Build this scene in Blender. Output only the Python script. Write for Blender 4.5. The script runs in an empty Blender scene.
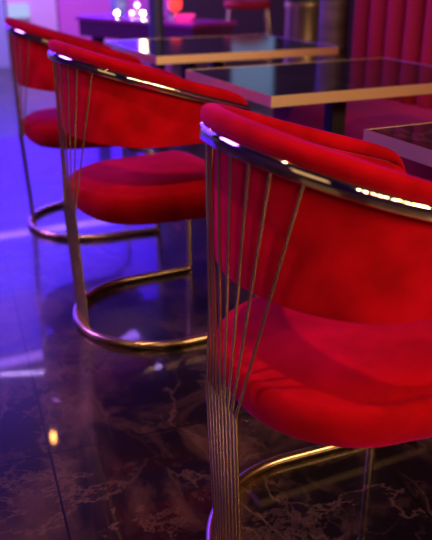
import bpy, bmesh, math, random
from mathutils import Vector, Matrix
random.seed(7)
PI = math.pi
scene = bpy.context.scene
COL = scene.collection
S = 1.06                                     # scale of the fitted layout (camera height in metres)

# ------------------------------------------------------------------ camera
AZ = math.radians(64.892)                    # heading, measured from +X towards +Y
PITCH = math.atan((270 + 34.495) / 721.018)
cd = bpy.data.cameras.new('camera'); cam = bpy.data.objects.new('camera', cd); COL.objects.link(cam)
cam.location = (0, 0, S)
cam.rotation_euler = (PI / 2 - PITCH, 0, AZ - PI / 2)
cd.sensor_fit = 'HORIZONTAL'; cd.sensor_width = 36.0; cd.lens = 721.018 / 432 * 36.0
cd.dof.use_dof = True; cd.dof.focus_distance = 1.36; cd.dof.aperture_fstop = 4.4
cd.clip_start = 0.02
scene.camera = cam

# ------------------------------------------------------------------ world, exposure
w = bpy.data.worlds.new('night'); scene.world = w; w.use_nodes = True
bgn = w.node_tree.nodes['Background']; bgn.inputs[0].default_value = (0.25, 0.12, 0.5, 1); bgn.inputs[1].default_value = 0.02
vs = scene.view_settings
vs.view_transform = 'Standard'; vs.look = 'None'; vs.exposure = 0.0; vs.gamma = 1.0; vs.use_curve_mapping = False

# ------------------------------------------------------------------ large lights
def area(name, loc, target, sx, sy, power, col, spread=180):
    l = bpy.data.lights.new(name, 'AREA'); l.shape = 'RECTANGLE'; l.size = sx; l.size_y = sy
    l.energy = power; l.color = col; l.spread = math.radians(spread)
    o = bpy.data.objects.new(name, l); COL.objects.link(o); o.location = loc
    d = Vector(target) - Vector(loc); o.rotation_euler = d.to_track_quat('-Z', 'Y').to_euler()
    return o
def spot(name, loc, target, power, col, ang, blend=.4, rad=.05):
    l = bpy.data.lights.new(name, 'SPOT'); l.energy = power; l.color = col
    l.spot_size = math.radians(ang); l.spot_blend = blend; l.shadow_soft_size = rad
    o = bpy.data.objects.new(name, l); COL.objects.link(o); o.location = loc
    d = Vector(target) - Vector(loc); o.rotation_euler = d.to_track_quat('-Z', 'Y').to_euler()
    return o
spot('ceiling_downlight', (-.34, 1.02, 3.3), (.75, 1.45, 0.3), 150, (1.0, 0.48, 0.28), 70, .7, .04)
for k in range(8):
    area('warm_fill_light', (-.9 + .44 * k, -3.4 + .3 * math.sin(2.3 * k), 2.45 + .14 * math.cos(3.1 * k)), (1.0, 1.4, 0.5), .16, .5, 16, (1.0, 0.58, 0.30))  # added warm fill behind the camera, split up for flecks on the rails
area('warm_fill_strip', (3.3, -3.4, 2.5), (1.0, 1.4, 0.5), 1.3, .5, 112, (1.0, 0.58, 0.30))  # added long warm fill, also mirrored as a streak in the rails
area('warm_side_fill', (-3.4, -1.4, 1.7), (0.6, 1.2, 0.4), 2.4, 1.6, 9, (1.0, 0.60, 0.30))  # added dim warm fill from the left for the gold rods
area('violet_stage_light', (-2.4, 4.2, 2.7), (0.7, 1.6, 0.4), 1.6, 1.2, 150, (0.44, 0.14, 1.0))
area('wall_fill', (1.4, 7.2, 3.2), (1.9, 8.6, 0.4), 2.6, .3, 190, (0.58, 0.34, 1.0))  # added light to brighten the lower wall panels
spot('banquette_fill_spot', (1.3, 3.3, 2.9), (2.32, 2.75, 1.15), 90, (1.0, 0.10, 0.85), 26, .6, .1)  # added magenta spot that brightens the banquette back
spot('stool_fill_spot', (1.9, 2.0, 2.7), (2.76, 4.48, .7), 70, (1.0, 0.62, 0.30), 14, .5, .15)  # added warm spot to bring out the gold drum
area('corner_fill', (2.6, 5.2, 3.2), (3.3, 6.2, 0.6), .4, .4, 8, (1.0, 0.2, 0.7))  # added magenta fill for the far bar stool

# ------------------------------------------------------------------ helpers
class MB:
    def __init__(s): s.v = []; s.f = []
    def add(s, vs, fs):
        b = len(s.v); s.v += [tuple(p) for p in vs]; s.f += [tuple(b + i for i in f) for f in fs]; return s
    def box(s, x0, x1, y0, y1, z0, z1):
        v = [(x, y, z) for z in (z0, z1) for y in (y0, y1) for x in (x0, x1)]
        return s.add(v, [(0, 2, 3, 1), (4, 5, 7, 6), (0, 1, 5, 4), (2, 6, 7, 3), (0, 4, 6, 2), (1, 3, 7, 5)])
    def tube(s, pts, r, n=12, cap=True):
        pts = [Vector(p) for p in pts]; N = len(pts)
        rs = r if isinstance(r, (list, tuple)) else [r] * N
        t0 = (pts[1] - pts[0]).normalized()
        ref = Vector((0, 0, 1)) if abs(t0.z) < .9 else Vector((1, 0, 0))
        u = (ref - t0 * ref.dot(t0)).normalized(); vs = []
        for i, p in enumerate(pts):
            t = (pts[min(i + 1, N - 1)] - pts[max(i - 1, 0)]).normalized()
            u = (u - t * u.dot(t)).normalized(); b = t.cross(u)
            for k in range(n):
                a = 2 * PI * k / n; vs.append(p + (u * math.cos(a) + b * math.sin(a)) * rs[i])
        fs = []
        for i in range(N - 1):
            for k in range(n):
                k2 = (k + 1) % n
                fs.append((i * n + k, i * n + k2, (i + 1) * n + k2, (i + 1) * n + k))
        if cap: fs += [tuple(range(n))[::-1], tuple((N - 1) * n + k for k in range(n))]
        return s.add(vs, fs)
    def lathe(s, prof, n=32, c=(0, 0)):
        vs = []
        for r, z in prof:
            for k in range(n):
                a = 2 * PI * k / n; vs.append((c[0] + r * math.cos(a), c[1] + r * math.sin(a), z))
        fs = []
        for i in range(len(prof) - 1):
            for k in range(n):
                k2 = (k + 1) % n
                fs.append((i * n + k, i * n + k2, (i + 1) * n + k2, (i + 1) * n + k))
        fs += [tuple(range(n))[::-1], tuple((len(prof) - 1) * n + k for k in range(n))]
        return s.add(vs, fs)
    def loft(s, rings, closed=True, cap=True):
        n = len(rings[0]); vs = [p for r in rings for p in r]; fs = []
        for i in range(len(rings) - 1):
            for k in range(n if closed else n - 1):
                k2 = (k + 1) % n
                fs.append((i * n + k, i * n + k2, (i + 1) * n + k2, (i + 1) * n + k))
        if cap: fs += [tuple(range(n))[::-1], tuple((len(rings) - 1) * n + k for k in range(n))]
        return s.add(vs, fs)
    def build(s, name, mat, parent=None, smooth=None, bevel=0, sub=0, loc=None, rotz=0):
        me = bpy.data.meshes.new(name); me.from_pydata(s.v, [], s.f)
        bm = bmesh.new(); bm.from_mesh(me); bmesh.ops.recalc_face_normals(bm, faces=bm.faces)
        if smooth is not None:
            a = math.radians(smooth)
            for f in bm.faces: f.smooth = True
            for e in bm.edges:
                if len(e.link_faces) == 2 and e.calc_face_angle(0) > a: e.smooth = False
        bm.to_mesh(me); bm.free()
        me.materials.append(mat)
        o = bpy.data.objects.new(name, me); COL.objects.link(o)
        if parent: o.parent = parent
        if loc: o.location = loc
        o.rotation_euler.z = rotz
        if bevel:
            m = o.modifiers.new('bevel', 'BEVEL'); m.width = bevel; m.segments = 3; m.limit_method = 'ANGLE'
        if sub:
            m = o.modifiers.new('sub', 'SUBSURF'); m.levels = sub; m.render_levels = sub
        return o

def tag(o, label=None, cat=None, group=None, kind=None):
    if label: o['label'] = label
    if cat: o['category'] = cat
    if group: o['group'] = group
    if kind: o['kind'] = kind
    return o
def empty(name, loc, label, cat, rotz=0, group=None):
    o = bpy.data.objects.new(name, None); COL.objects.link(o); o.empty_display_size = .1
    o.location = loc; o.rotation_euler = (0, 0, rotz)
    return tag(o, label, cat, group)
def copy_thing(root, loc, rotz, label):
    r = root.copy(); COL.objects.link(r); r.location = loc; r.rotation_euler = (0, 0, rotz); r['label'] = label
    for ch in list(root.children):
        c = ch.copy(); COL.objects.link(c); c.parent = r
        for g in list(ch.children):
            d = g.copy(); COL.objects.link(d); d.parent = c
    return r

# ------------------------------------------------------------------ materials
def mat(name, base, rough=.5, metal=0., **kw):
    m = bpy.data.materials.new(name); m.use_nodes = True
    b = m.node_tree.nodes['Principled BSDF']
    b.inputs['Base Color'].default_value = (*base, 1); b.inputs['Roughness'].default_value = rough
    b.inputs['Metallic'].default_value = metal
    for k, v in kw.items(): b.inputs[k.replace('_', ' ')].default_value = v
    return m
def node(m, t, **kw):
    n = m.node_tree.nodes.new(t)
    for k, v in kw.items(): setattr(n, k, v)
    return n
def noise_col(m, c0, c1, scale, detail=4, lo=.35, hi=.65, stretch=(1, 1, 1), bump=0):
    L = m.node_tree.links; b = m.node_tree.nodes['Principled BSDF']
    tc = node(m, 'ShaderNodeTexCoord'); mp = node(m, 'ShaderNodeMapping'); mp.inputs['Scale'].default_value = stretch
    nz = node(m, 'ShaderNodeTexNoise'); nz.inputs['Scale'].default_value = scale; nz.inputs['Detail'].default_value = detail
    cr = node(m, 'ShaderNodeValToRGB'); cr.color_ramp.elements[0].position = lo; cr.color_ramp.elements[1].position = hi
    cr.color_ramp.elements[0].color = (*c0, 1); cr.color_ramp.elements[1].color = (*c1, 1)
    L.new(tc.outputs['Object'], mp.inputs[0]); L.new(mp.outputs[0], nz.inputs['Vector'])
    L.new(nz.outputs['Fac'], cr.inputs[0]); L.new(cr.outputs[0], b.inputs['Base Color'])
    if bump:
        bp = node(m, 'ShaderNodeBump'); bp.inputs['Strength'].default_value = bump; bp.inputs['Distance'].default_value = .004
        L.new(nz.outputs['Fac'], bp.inputs['Height']); L.new(bp.outputs[0], b.inputs['Normal'])
    return m
def emit(name, col, strength):
    m = mat(name, (0.02, 0.02, 0.02), .5)
    b = m.node_tree.nodes['Principled BSDF']
    b.inputs['Emission Color'].default_value = (*col, 1); b.inputs['Emission Strength'].default_value = strength
    return m

velvet = mat('red_velvet', (.4, .001, .006), .85)
noise_col(velvet, (.32, .001, .005), (.50, .0016, .010), 13, 9, .34, .66, bump=.8)
vb = velvet.node_tree.nodes['Principled BSDF']
vb.inputs['Sheen Weight'].default_value = .35; vb.inputs['Sheen Roughness'].default_value = .4
vb.inputs['Sheen Tint'].default_value = (1, .02, .45, 1); vb.inputs['Specular IOR Level'].default_value = .05
gold = mat('brushed_gold', (.66, .48, .28), .26, 1.)
polish = mat('polished_champagne', (.86, .76, .62), .06, 1.)
gold_edge = mat('gold_edge', (.82, .62, .36), .42, 1.)
blackmetal = mat('black_metal', (.012, .010, .014), .4, .3)
foot = mat('black_rubber', (.01, .01, .01), .8)

def stone(name, c0, c1, vein, rough, scale, tile=False):
    m = mat(name, c0, rough); L = m.node_tree.links; b = m.node_tree.nodes['Principled BSDF']
    tc = node(m, 'ShaderNodeTexCoord')
    mp = node(m, 'ShaderNodeMapping'); L.new(tc.outputs['Object'], mp.inputs[0])
    if tile: mp.inputs['Rotation'].default_value = (0, 0, math.radians(5.5))
    nz = node(m, 'ShaderNodeTexNoise'); nz.inputs['Scale'].default_value = scale; nz.inputs['Detail'].default_value = 10; nz.inputs['Roughness'].default_value = .62; nz.inputs['Distortion'].default_value = .9
    L.new(mp.outputs[0], nz.inputs['Vector'])
    cr = node(m, 'ShaderNodeValToRGB'); cr.color_ramp.elements[0].position = .47; cr.color_ramp.elements[1].position = .80
    cr.color_ramp.elements[0].color = (*c0, 1); cr.color_ramp.elements[1].color = (*c1, 1)
    L.new(nz.outputs['Fac'], cr.inputs[0])
    # veins: thin ridges of a distorted noise
    def veins(sc, width, detail, ro, dist, stretch, mask_lo, mask_hi, off):
        mq = node(m, 'ShaderNodeMapping'); mq.inputs['Scale'].default_value = stretch; mq.inputs['Location'].default_value = (off, off * .7, 0); mq.inputs['Rotation'].default_value = (0, 0, off)
        L.new(mp.outputs[0], mq.inputs[0])
        n = node(m, 'ShaderNodeTexNoise'); n.inputs['Scale'].default_value = sc; n.inputs['Detail'].default_value = detail; n.inputs['Roughness'].default_value = ro; n.inputs['Distortion'].default_value = dist
        L.new(mq.outputs[0], n.inputs['Vector'])
        a = node(m, 'ShaderNodeMath', operation='SUBTRACT'); L.new(n.outputs['Fac'], a.inputs[0]); a.inputs[1].default_value = .5
        b_ = node(m, 'ShaderNodeMath', operation='ABSOLUTE'); L.new(a.outputs[0], b_.inputs[0])
        r = node(m, 'ShaderNodeMapRange'); L.new(b_.outputs[0], r.inputs[0]); r.inputs[1].default_value = 0; r.inputs[2].default_value = width; r.inputs[3].default_value = 1; r.inputs[4].default_value = 0
        k = node(m, 'ShaderNodeTexNoise'); k.inputs['Scale'].default_value = sc * .6; L.new(mq.outputs[0], k.inputs['Vector'])
        r3 = node(m, 'ShaderNodeMapRange'); r3.inputs[1].default_value = mask_lo; r3.inputs[2].default_value = mask_hi; L.new(k.outputs['Fac'], r3.inputs[0])
        q = node(m, 'ShaderNodeMath', operation='MULTIPLY'); L.new(r.outputs[0], q.inputs[0]); L.new(r3.outputs[0], q.inputs[1])
        return q
    va = veins(scale * .55, .009, 12, .66, .3, (1, 1, 1), .40, .65, .0)
    vb_ = veins(scale * 1.5, .022, 9, .6, .5, (1, .45, 1), .42, .70, 1.1)
    vc = veins(scale * 1.3, .017, 10, .65, .4, (.5, 1, 1), .45, .70, 2.3)
    m1 = node(m, 'ShaderNodeMath', operation='MAXIMUM'); L.new(va.outputs[0], m1.inputs[0]); L.new(vb_.outputs[0], m1.inputs[1])
    mu = node(m, 'ShaderNodeMath', operation='MAXIMUM'); L.new(m1.outputs[0], mu.inputs[0]); L.new(vc.outputs[0], mu.inputs[1])
    mx = node(m, 'ShaderNodeMix', data_type='RGBA'); L.new(mu.outputs[0], mx.inputs[0]); L.new(cr.outputs[0], mx.inputs[6]); mx.inputs[7].default_value = (*vein, 1)
    out = mx.outputs[2]
    if tile:
        # joints of large square tiles
        sep = node(m, 'ShaderNodeSeparateXYZ'); L.new(mp.outputs[0], sep.inputs[0])
        js = []
        for ax, off in ((0, TILE_OFF[0]), (1, TILE_OFF[1])):
            a = node(m, 'ShaderNodeMath', operation='ADD'); L.new(sep.outputs[ax], a.inputs[0]); a.inputs[1].default_value = off
            d = node(m, 'ShaderNodeMath', operation='DIVIDE'); L.new(a.outputs[0], d.inputs[0]); d.inputs[1].default_value = TILE
            f = node(m, 'ShaderNodeMath', operation='FRACT'); L.new(d.outputs[0], f.inputs[0])
            g = node(m, 'ShaderNodeMath', operation='LESS_THAN'); L.new(f.outputs[0], g.inputs[0]); g.inputs[1].default_value = .005 / TILE
            js.append(g)
        mm = node(m, 'ShaderNodeMath', operation='MAXIMUM'); L.new(js[0].outputs[0], mm.inputs[0]); L.new(js[1].outputs[0], mm.inputs[1])
        m2 = node(m, 'ShaderNodeMix', data_type='RGBA'); L.new(mm.outputs[0], m2.inputs[0]); L.new(out, m2.inputs[6]); m2.inputs[7].default_value = (.003, .002, .002, 1)
        out = m2.outputs[2]
        rr = node(m, 'ShaderNodeMapRange'); L.new(mm.outputs[0], rr.inputs[0]); rr.inputs[3].default_value = rough; rr.inputs[4].default_value = .35
        L.new(rr.outputs[0], b.inputs['Roughness'])
        cw_ = node(m, 'ShaderNodeMapRange'); L.new(nz.outputs['Fac'], cw_.inputs[0]); cw_.inputs[1].default_value = .35; cw_.inputs[2].default_value = .65; cw_.inputs[3].default_value = .68; cw_.inputs[4].default_value = .34
        L.new(cw_.outputs[0], b.inputs['Coat Weight'])
    L.new(out, b.inputs['Base Color'])
    return m
TILE = .72; TILE_OFF = (-.098, -1.445)
floor_m = stone('dark_brown_marble', (.007, .005, .004), (.15, .078, .038), (.125, .075, .038), .30, 3.6, True)
fb = floor_m.node_tree.nodes['Principled BSDF']; fb.inputs['Coat Weight'].default_value = .5; fb.inputs['Coat Roughness'].default_value = .035; fb.inputs['Coat IOR'].default_value = 1.45; fb.inputs['Specular IOR Level'].default_value = .25
table_m = stone('black_stone', (.008, .008, .012), (.022, .021, .028), (.05, .048, .055), .10, 5)
plum = mat('plum_wall', (.045, .018, .055), .7)
dark = mat('dark_ceiling', (.02, .015, .025), .8)
lilac = mat('lilac_panel', (.72, .46, .90), .6)
periwinkle = mat('periwinkle_panel', (.36, .40, .85), .6)
magenta = mat('magenta_panel', (.62, .12, .72), .5)
led_violet = emit('led_violet', (.05, .006, 1.0), 5.6)
led_strip = emit('led_strip', (.34, .14, 1.0), 14)
screen_m = emit('screen_blue', (.36, .54, 1.0), .5)
bulb_warm = emit('bulb_warm', (1.0, .36, .08), 110)

# ------------------------------------------------------------------ the room
def struct(o): o['kind'] = 'structure'; return o
X0, X1, Y0, Y1, H = -4.5, 7.0, -4.0, 8.6, 3.8
struct(MB().box(X0, X1, Y0, Y1, -.1, 0).build('floor', floor_m))
struct(MB().box(X0, X1, Y0, Y1, H, H + .1).build('ceiling', dark))
struct(MB().box(X0, X1, Y1, Y1 + .1, 0, H).build('wall_back', plum))
struct(MB().box(X0, X1, Y0 - .1, Y0, 0, H).build('wall_front', plum))
struct(MB().box(X0 - .1, X0, Y0, Y1, 0, H).build('wall_left', plum))
struct(MB().box(X1, X1 + .1, Y0, Y1, 0, H).build('wall_right', plum))
# panelling of the back wall
def panel(name, x0, x1, z0, z1, m, label, cat, t=.04, group=None):
    o = MB().box(x0, x1, Y1 - t - .003, Y1 - .003, z0, z1).build(name, m, bevel=.004); return tag(o, label, cat, group)
panel('wall_panel', X0 + .05, 1.46, .0, .78, periwinkle, 'periwinkle blue wall panel at the left edge behind the row of chairs', 'wall panel')
panel('wall_panel', 1.48, 2.03, .0, .78, lilac, 'pale lilac wall panel behind the farthest chair, left of the magenta one', 'wall panel')
tag(MB().box(1.49, 1.72, Y1 - .075, Y1 - .045, .53, .67).build('light_box', emit('pale_blue_glow', (.45, .55, 1.0), .9), bevel=.004), 'small pale blue light box on the lilac wall panel', 'light box')
panel('wall_panel', 2.05, 3.4, .0, .78, magenta, 'bright magenta wall panel behind the dark serving table', 'wall panel')
panel('backlit_panel', -2.8, 3.0, .80, 1.92, led_violet, 'glowing violet backlit panel on the back wall, below the thin light strip', 'light panel')
panel('backlit_panel', -2.8, 3.3, 2.02, 3.60, led_violet, 'glowing violet backlit panel on the back wall, above the thin light strip', 'light panel')
panel('light_strip', -2.8, 3.0, 1.945, 1.995, led_strip, 'thin lilac light strip between the two glowing violet wall panels', 'light strip', .06)
panel('light_strip', -2.8, 3.3, 3.65, 3.75, led_strip, 'bright lilac light strip along the top of the back wall', 'light strip', .06)
panel('screen', 4.25, 4.85, 1.15, 2.4, screen_m, 'upright pale blue glowing screen on the back wall', 'screen')

# ------------------------------------------------------------------ chair
# profile curves of the chair, all in metres, rear centre at the origin, facing +X
RXR, RW, RA, REX, AL = -.0111 * S, .2201 * S, .2034 * S, 2.035, .456 * S
def rail_plan(n=40):
    pts = []
    for i in range(n + 1):
        t = PI / 2 * i / n
        pts.append((RXR + RA * (1 - math.cos(t) ** (2 / REX)), RW * math.sin(t) ** (2 / REX)))
    xs = RXR + RA
    for i in range(1, 19): pts.append((xs + (AL - xs) * (1 - (1 - i / 18) ** 1.5), RW))
    full = [(x, y) for x, y in pts[::-1]] + [(x, -y) for x, y in pts[1:]]
    return [Vector((x, y, 0)) for x, y in full]
def rail_z(x):
    d = x / S + .0111
    return (.7862 - .3241 * d + .0523 * d * d) * S
def bottom_z(x):
    x = max(x, 0) / S
    return (.582 - .016 * min(1, x / .28) * (2 - min(1, x / .28))) * S
PLAN = rail_plan()
def frame(i):
    a, b = PLAN[max(i - 1, 0)], PLAN[min(i + 1, len(PLAN) - 1)]
    t = (b - a).normalized(); return Vector((t.y, -t.x, 0)) * -1      # outward
CENTRE = Vector((.2, 0, 0))
def out(i):
    o = frame(i)
    return o if o.dot(PLAN[i] - CENTRE) > 0 or i in (0, len(PLAN) - 1) and o.y * PLAN[i].y > 0 else -o
def make_chair(loc, rotz, label, group):
    root = empty('dining_chair', loc, label, 'chair', rotz, group)
    N = len(PLAN)
    # backrest shell
    rings = []
    for i in range(N):
        p, o = PLAN[i], out(i); x = p.x; zb, zt = bottom_z(x), rail_z(x) + .010
        q = max(0, (x - (AL - .02)) / .02); k = max(math.sqrt(max(0.0, 1 - q * q)), .1); q2 = max(0, (x - (AL - .05)) / .05); k2 = math.sqrt(max(0.0, 1 - q2 * q2))
        um, hw = -.025, .007 * k
        zt2 = zt - .03 * (1 - k2); zb2 = zb + .03 * (1 - k2)
        prof = []
        for u, z in ((1, zb2 + .012), (1, zb2 + (zt2 - zb2) * .33), (1, zb2 + (zt2 - zb2) * .66), (1, zt2), (-1, zt2), (-1, zb2 + (zt2 - zb2) * .66), (-1, zb2 + (zt2 - zb2) * .33), (-1, zb2 + .012), (-.7, zb2), (.7, zb2)):
            bul = .022 * k * max(0, 1 - 2.2 * abs((z - zb2) / max(.01, zt2 - zb2) - .33)) if u == -1 else 0
            pp = p + o * (um + hw * u - bul); prof.append((pp.x, pp.y, z))
        rings.append(prof)
    MB().loft(rings).build('backrest', velvet, root, smooth=50)
    # padded top roll
    rings = []
    for i in range(N):
        p, o = PLAN[i], out(i); x = p.x
        q = min(1, max(0, (x - .36 * S) / (AL + .002 - .36 * S))); k = math.sqrt(max(0.0, 1 - q ** 2.2)); k = max(k, .05)
        zr = rail_z(x); prof = []
        for a in range(20):
            an = 2 * PI * a / 20; ca, sa = math.cos(an), math.sin(an)
            u = -.0135 + .0170 * math.copysign(abs(ca) ** .75, ca)
            
            z = zr - .03 * max(0, q - .75) / .25 + .0105 + .0135 * k + (.0125 * k + .002) * math.copysign(abs(sa) ** .8, sa)
            pp = p + o * u; prof.append((pp.x, pp.y, z))
        rings.append(prof)
    MB().loft(rings).build('top_roll', velvet, root, smooth=60)
    # metal rail under the roll
    rings = []
    for i in range(2, N - 2):
        p, o = PLAN[i], out(i); zr = rail_z(p.x); h = .0115
        prof = [(p + o * u) + Vector((0, 0, zr + z)) for u, z in ((.004, -h), (.0062, -h + .002), (.0070, -.2 * h), (.0066, .35 * h), (.0048, .8 * h), (.002, h), (-.024, h), (-.024, -h))]
        rings.append(prof)
    MB().loft(rings).build('rail', polish, root, smooth=40)
    # nine rods: fan from the rail, bend at seat level, run down to the floor hoop
    hr, hw_, ha, hl = .0118, .2469 * S, .2562 * S, .4737 * S
    gx, gz, ew = -.001 * S, .3744 * S, .0586 * S
    for k in range(9):
        j = 4 - k
        yt = .0372 * S * j
        i0 = min(range(N), key=lambda i: abs(PLAN[i].y - yt) + (9 if PLAN[i].x > RXR + RA else 0))
        pt = PLAN[i0] + out(i0) * -.006; top = Vector((pt.x, yt, rail_z(pt.x) - .006))
        el = Vector((gx, ew * j / 4, gz)); ft = Vector((.012 + .0022 * abs(j) * .4, ew * j / 4 * .93, hr))
        pts = [top.lerp(el, t) for t in (0, .5, .99)] + [el.lerp(ft, t) for t in (.004, .5, 1)]
        MB().tube(pts, [.0026, .0026, .0026, .0036, .0036, .0036], 10).build('back_rod', gold, root, smooth=40)
    # floor hoop
    pts = []
    n = 28
    half = []
    for i in range(n + 1):
        t = PI / 2 * i / n; half.append((ha * (1 - math.cos(t)), hw_ * math.sin(t)))
    for i in range(1, 8): half.append((ha + (hl - ha) * i / 7, hw_))
    full = half[::-1] + [(x, -y) for x, y in half[1:]]
    MB().tube([(x, y, hr + .0006) for x, y in full], hr, 14).build('floor_hoop', gold, root, smooth=40)
    for s in (1, -1):
        L = [(hl, s * hw_, .0006)] + [(hl, s * hw_, z) for z in (.1, .2, .29)]
        for i in range(1, 7):
            a = PI / 2 * i / 6; L.append((hl - .03 * (1 - math.cos(a)), s * (hw_ - .03 * (1 - math.cos(a))), .315 + .035 * math.sin(a)))
        L.append((hl - .09, s * (hw_ - .09), .352))
        MB().tube(L, .0105, 12).build('front_leg', gold, root, smooth=40)
    # seat support plate between rods and seat
    MB().box(.07, .34, -.035, .035, .357, .364).build('support_plate', gold, root, bevel=.002)
    # seat
    def outline(inset, n=72):
        rx, w0, w1, xf = .012 * S + inset, .206 * S - inset, .226 * S - inset, .455 * S - inset
        cr = max(.055 - inset * .4, .02); xa = .21 * S; pts = []
        for i in range(25):
            t = PI / 2 * i / 24; pts.append((xa - (xa - rx) * math.cos(t) ** .95, w0 * math.sin(t) ** .95))
        for i in range(1, 6): t = i / 6; pts.append((xa + (xf - cr - xa) * t, w0 + (w1 - w0) * t))
        for i in range(9):
            a = PI / 2 * i / 8; pts.append((xf - cr + cr * math.sin(a), w1 - cr + cr * math.cos(a)))
        for i in range(1, 4): pts.append((xf + .008 * i / 3, (w1 - cr) * (1 - i / 4)))
        pts.append((xf + .010, 0))
        return pts[::1][1:] + [(x, -y) for x, y in pts[1:-1][::-1]] + [(rx, 0)]
    lay = [(.10, .362), (.065, .364), (.036, .372), (.014, .388), (.003, .407), (-.002, .425), (-.004, .440), (-.003, .455), (.001, .464), (.0065, .4685), (.011, .4675), (.016, .471), (.03, .479), (.06, .485), (.10, .488), (.16, .489)]
    rings = [[(x, y, z) for x, y in outline(ins)] for ins, z in lay]
    MB().loft(rings).build('seat', velvet, root, smooth=70)
    return root

CH = [(.4166, .8690, -.0568), (.4477, 1.9233, .0180), (.5036, 2.8844, -.0614)]
G = 'red velvet barrel chairs with gold rods'
chair1 = make_chair((CH[0][0] * S, CH[0][1] * S, 0), CH[0][2], 'red velvet barrel chair nearest the viewer, in sharp focus, fanned gold rods down its back', G)
copy_thing(chair1, (CH[1][0] * S, CH[1][1] * S, 0), CH[1][2], 'middle red velvet chair of the row, its whole gold floor hoop in view')
copy_thing(chair1, (CH[2][0] * S, CH[2][1] * S, 0), CH[2][2], 'red velvet chair at the far left end of the row, on violet-lit floor')

# ------------------------------------------------------------------ tables
def make_table(x0, y0, x1, y1, label, m=None):
    cx_, cy_ = (x0 + x1) / 2, (y0 + y1) / 2
    root = empty('restaurant_table', (cx_, cy_, 0), label, 'table', 0, 'dark stone tables with gold edges')
    ax, ay = (x1 - x0) / 2, (y1 - y0) / 2; zt = .723
    MB().box(-ax + .004, ax - .004, -ay + .004, ay - .004, zt - .028, zt).build('tabletop', table_m, root)
    b = MB(); t = .004
    for (a0, a1, b0, b1) in ((-ax, ax, -ay, -ay + t), (-ax, ax, ay - t, ay), (-ax, -ax + t, -ay + t, ay - t), (ax - t, ax, -ay + t, ay - t)):
        b.box(a0, a1, b0, b1, zt - .031, zt + .0008)
    b.build('edge_band', gold_edge, root)
    MB().box(-.028, .028, -.028, .028, .012, zt - .034).build('pedestal', blackmetal, root, bevel=.004)
    MB().box(-.15, .15, -.15, .15, zt - .034, zt - .028).build('mounting_plate', blackmetal, root)
    MB().box(-.2, .2, -.2, .2, 0, .012).build('base_plate', blackmetal, root, bevel=.004)
    return root
make_table(1.006, 1.783, 1.86, 2.40, 'dark glossy table with gold edge in the middle, square black pedestal below')
make_table(1.055, 2.815, 1.926, 3.54, 'farther gold-edged dark table behind the middle one, at the top')
make_table(.979, .68, 1.83, 1.312, 'dark table at the right edge beside the nearest chair, silvery edge')

# ------------------------------------------------------------------ banquette
booth_velvet = mat('booth_velvet', (.32, .003, .02), .85)
bb = booth_velvet.node_tree.nodes['Principled BSDF']; bb.inputs['Sheen Weight'].default_value = .1; bb.inputs['Sheen Tint'].default_value = (1, .1, .4, 1)
bq = empty('banquette', (2.15, 1.0, 0), 'long red velvet banquette with upright padded channels, behind the tables at right', 'banquette')
YA, YB = -1.6, 3.22
MB().box(-.28, .30, YA - 1, YB - 1, 0, .30).build('base', blackmetal, bq)
MB().box(-.34, .30, YA - 1, YB - 1, .30, .46).build('seat_cushion', booth_velvet, bq, bevel=.04)
nc = 36; cw = (YB - YA) / nc
for i in range(nc):
    y0 = YA - 1 + i * cw; rings = []
    for z, k in ((.46, .75), (.49, 1), (.8, 1), (1.15, 1), (1.24, .9), (1.27, .5)):
        rings.append([(.16 - .062 * k * math.sin(PI * a / 10) ** .7, y0 + cw * a / 10, z) for a in range(11)] + [(.30, y0 + cw, z), (.30, y0, z)])
    MB().loft(rings).build('back_channel', booth_velvet, bq, smooth=50)
# pillar at the end of the banquette
pil = mat('pillar_stone', (.16, .115, .09), .55); noise_col(pil, (.10, .07, .055), (.22, .16, .12), 3, 5, .35, .65, (1, 1, 9))
prof = [(.085, 0), (.085, .06), (.078, .08)] + [(.078, z / 10) for z in range(2, 37)] + [(.085, 3.72), (.085, 3.799)]
struct(MB().lathe(prof, 32).build('pillar', pil, None, smooth=40, loc=(2.30, 3.42, 0)))

# ------------------------------------------------------------------ far background
# serving table
et = math.atan2(4.435 - 5.649, 1.966 - 1.475)
st = empty('serving_table', (1.475, 5.649, 0), 'dark purple serving table with deep apron in the blurred background, small lights on it', 'table', et)
dk = mat('dark_purple_lacquer', (.12, .025, .13), .25)
MB().box(0, 1.24, 0, .44, .685, .71).build('tabletop', mat('lacquer_with_reflection', (.45, .03, .38), .2), st, bevel=.004)  # magenta wall's reflection put into the top's base colour
MB().box(.015, 1.225, .02, .42, .57, .685).build('apron', dk, st)
for x in (.16, 1.12):
    for y in (.08, .36): MB().box(x - .035, x + .035, y - .035, y + .035, 0, .57).build('leg', blackmetal, st)
def bulb(x, y, col, k, label):
    r = empty('tea_light', (x, y, .71), label, 'tea light', 0, 'tea lights on the serving table')
    MB().lathe([(.012, 0), (.014, .002), (.016, .016), (.0155, .017)], 16).build('holder', gold, r, smooth=40)
    MB().lathe([(.003, .016), (.011, .020), (.014, .028), (.011, .037), (.003, .042)], 16).build('bulb', emit('tealight_glow', col, k), r, smooth=60)
bulb(1.722, 5.390, (1, .78, .85), 40, 'white tea light at the left on the dark serving table')
bulb(1.821, 5.341, (.75, .45, 1), 12, 'lilac tea light, second from left on the serving table')
bulb(1.896, 5.310, (1, .78, .85), 40, 'white tea light just left of the slim blue post')
bulb(1.976, 5.274, (1, .8, .75), 40, 'white tea light beside the slim blue post on the serving table')
r = empty('candle_stand', (1.868, 5.354, .71), 'small lilac light on a stem above the tea lights', 'candle stand')
MB().lathe([(.02, 0), (.02, .004), (.004, .008), (.004, .06), (.012, .064)], 16).build('stem', gold, r, smooth=40)
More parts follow.
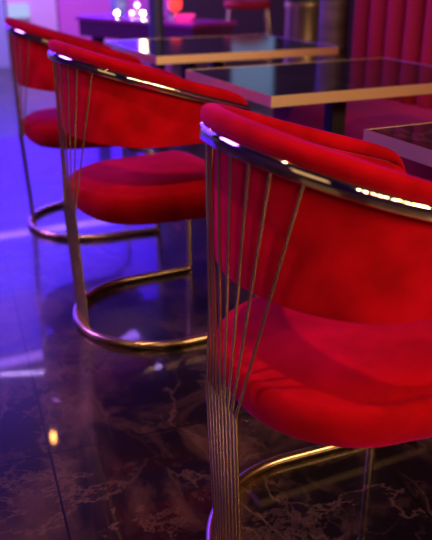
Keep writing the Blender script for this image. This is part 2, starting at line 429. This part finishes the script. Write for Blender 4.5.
MB().lathe([(.006, .064), (.016, .075), (.016, .09), (.004, .1)], 16).build('bulb', emit('lilac_glow', (.7, .4, 1), 9), r, smooth=60)
r = empty('vase', (1.80, 5.58, .71), 'blue-lit glass vase at the back of the serving table', 'vase')
MB().lathe([(.03, 0), (.055, .03), (.065, .08), (.05, .13), (.03, .16), (.038, .18)], 24).build('body', mat('blue_glass', (.25, .38, .75), .15), r, smooth=60)
MB().lathe([(.036, .175), (.041, .18), (.041, .186), (.036, .186)], 24).build('rim', polish, r, smooth=60)
r = empty('table_lamp', (2.05, 5.06, .71), 'red glowing lamp at the right end of the serving table', 'lamp')
MB().lathe([(.04, 0), (.04, .008), (.012, .016), (.012, .05)], 20).build('base', gold, r, smooth=40)
MB().lathe([(.02, .05), (.045, .07), (.05, .11), (.035, .15), (.02, .16)], 24).build('lamp_shade', emit('red_glow', (1, .035, .03), 2.2), r, smooth=60)
r = empty('glass_dish', (2.06, 4.92, .71), 'magenta glowing glass dish beside the red lamp', 'dish')
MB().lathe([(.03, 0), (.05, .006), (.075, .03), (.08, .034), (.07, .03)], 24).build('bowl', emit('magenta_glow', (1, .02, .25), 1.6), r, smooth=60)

# slim post, floor lantern, gold drum stool
postm = mat('slate_post', (.05, .05, .14), .5)
o = MB().lathe([(.09, 0), (.09, .012), (.046, .02)] + [(.046, z) for z in (.5, 1, 2, 3)] + [(.05, 3.78), (.05, 3.799)], 24).build('post', postm, None, smooth=40, loc=(1.663, 4.416, 0))
tag(o, 'slim dark blue post in front of the serving table', 'post')
r = empty('tube_pendant', (2.38, 6.68, 1.02), 'white tube pendant lamp hanging beyond the serving table', 'lamp')
MB().lathe([(.01, 0), (.024, .01), (.026, .02), (.026, .18), (.02, .19)], 20).build('tube', emit('tube_glow', (1, .66, .42), 22), r, smooth=60)
MB().lathe([(.028, .185), (.028, .22), (.004, .23), (.004, 2.779)], 16).build('cord', blackmetal, r, smooth=40)
r = empty('drum_stool', (2.76, 4.48, 0), 'tall gold drum stool with dark grey top behind the far table', 'stool')
MB().lathe([(.13, 0), (.13, .02), (.122, .03), (.122, .79), (.13, .80), (.13, .83)], 40).build('base', gold_edge, r, smooth=40)
MB().lathe([(.10, .83), (.125, .84), (.13, .89), (.115, .93), (.06, .94)], 40).build('seat', noise_col(mat('grey_plush', (.06, .06, .07), .9), (.04, .04, .05), (.12, .12, .13), 60), r, smooth=60)

# bar stool standing far back
r = empty('bar_stool', (3.20, 6.16, 0), 'distant blurred bar stool with gold legs, in the dark left of the gold drum stool', 'stool', 1.13)
MB().loft([[(a * math.copysign(abs(math.cos(t)) ** .6, math.cos(t)), a * math.copysign(abs(math.sin(t)) ** .6, math.sin(t)), z) for t in [2 * PI * k / 32 for k in range(32)]]
           for a, z in ((.17, .70), (.205, .705), (.215, .73), (.21, .76), (.18, .775), (.08, .78))]).build('seat', booth_velvet, r, smooth=60)
for sx in (1, -1):
    for sy in (1, -1):
        MB().tube([(sx * .17, sy * .17, .705), (sx * .20, sy * .20, .35), (sx * .225, sy * .225, 0)], .011, 10).build('leg', gold, r, smooth=40)
MB().tube([(.205, .205, .28), (.205, -.205, .28), (-.205, -.205, .28), (-.205, .205, .28), (.205, .205, .28)], .008, 8).build('footrest', gold, r, smooth=40)
rings = []
for k in range(13):
    t = PI * (k / 12 - .5); x, y = -.02 - .19 * math.cos(t), .20 * math.sin(t)
    n = Vector((-math.cos(t), math.sin(t), 0)) * .018; e = .55 + .45 * math.cos(t)
    rings.append([(x - n.x, y - n.y, .80), (x + n.x, y + n.y, .80), (x + n.x, y + n.y, .80 + .26 * e), (x - n.x, y - n.y, .80 + .26 * e)])
MB().loft(rings).build('backrest', booth_velvet, r, smooth=40)
for y in (-.12, .12):
    MB().tube([(-.16, y, .75), (-.185, y, .84)], .009, 8).build('back_post', gold, r, smooth=40)

# pendant lamp whose warm reflection lies on the floor
r = empty('pendant_lamp', (.84, 4.8, 2.35), 'small warm pendant lamp hanging from the ceiling', 'lamp')
MB().lathe([(.008, -.05), (.018, -.035), (.02, 0), (.018, .03), (.012, .045)], 20).build('bulb', bulb_warm, r, smooth=60)
MB().lathe([(.015, .045), (.03, .05), (.02, .11), (.004, .12), (.004, 1.449)], 16).build('cord', blackmetal, r, smooth=40)
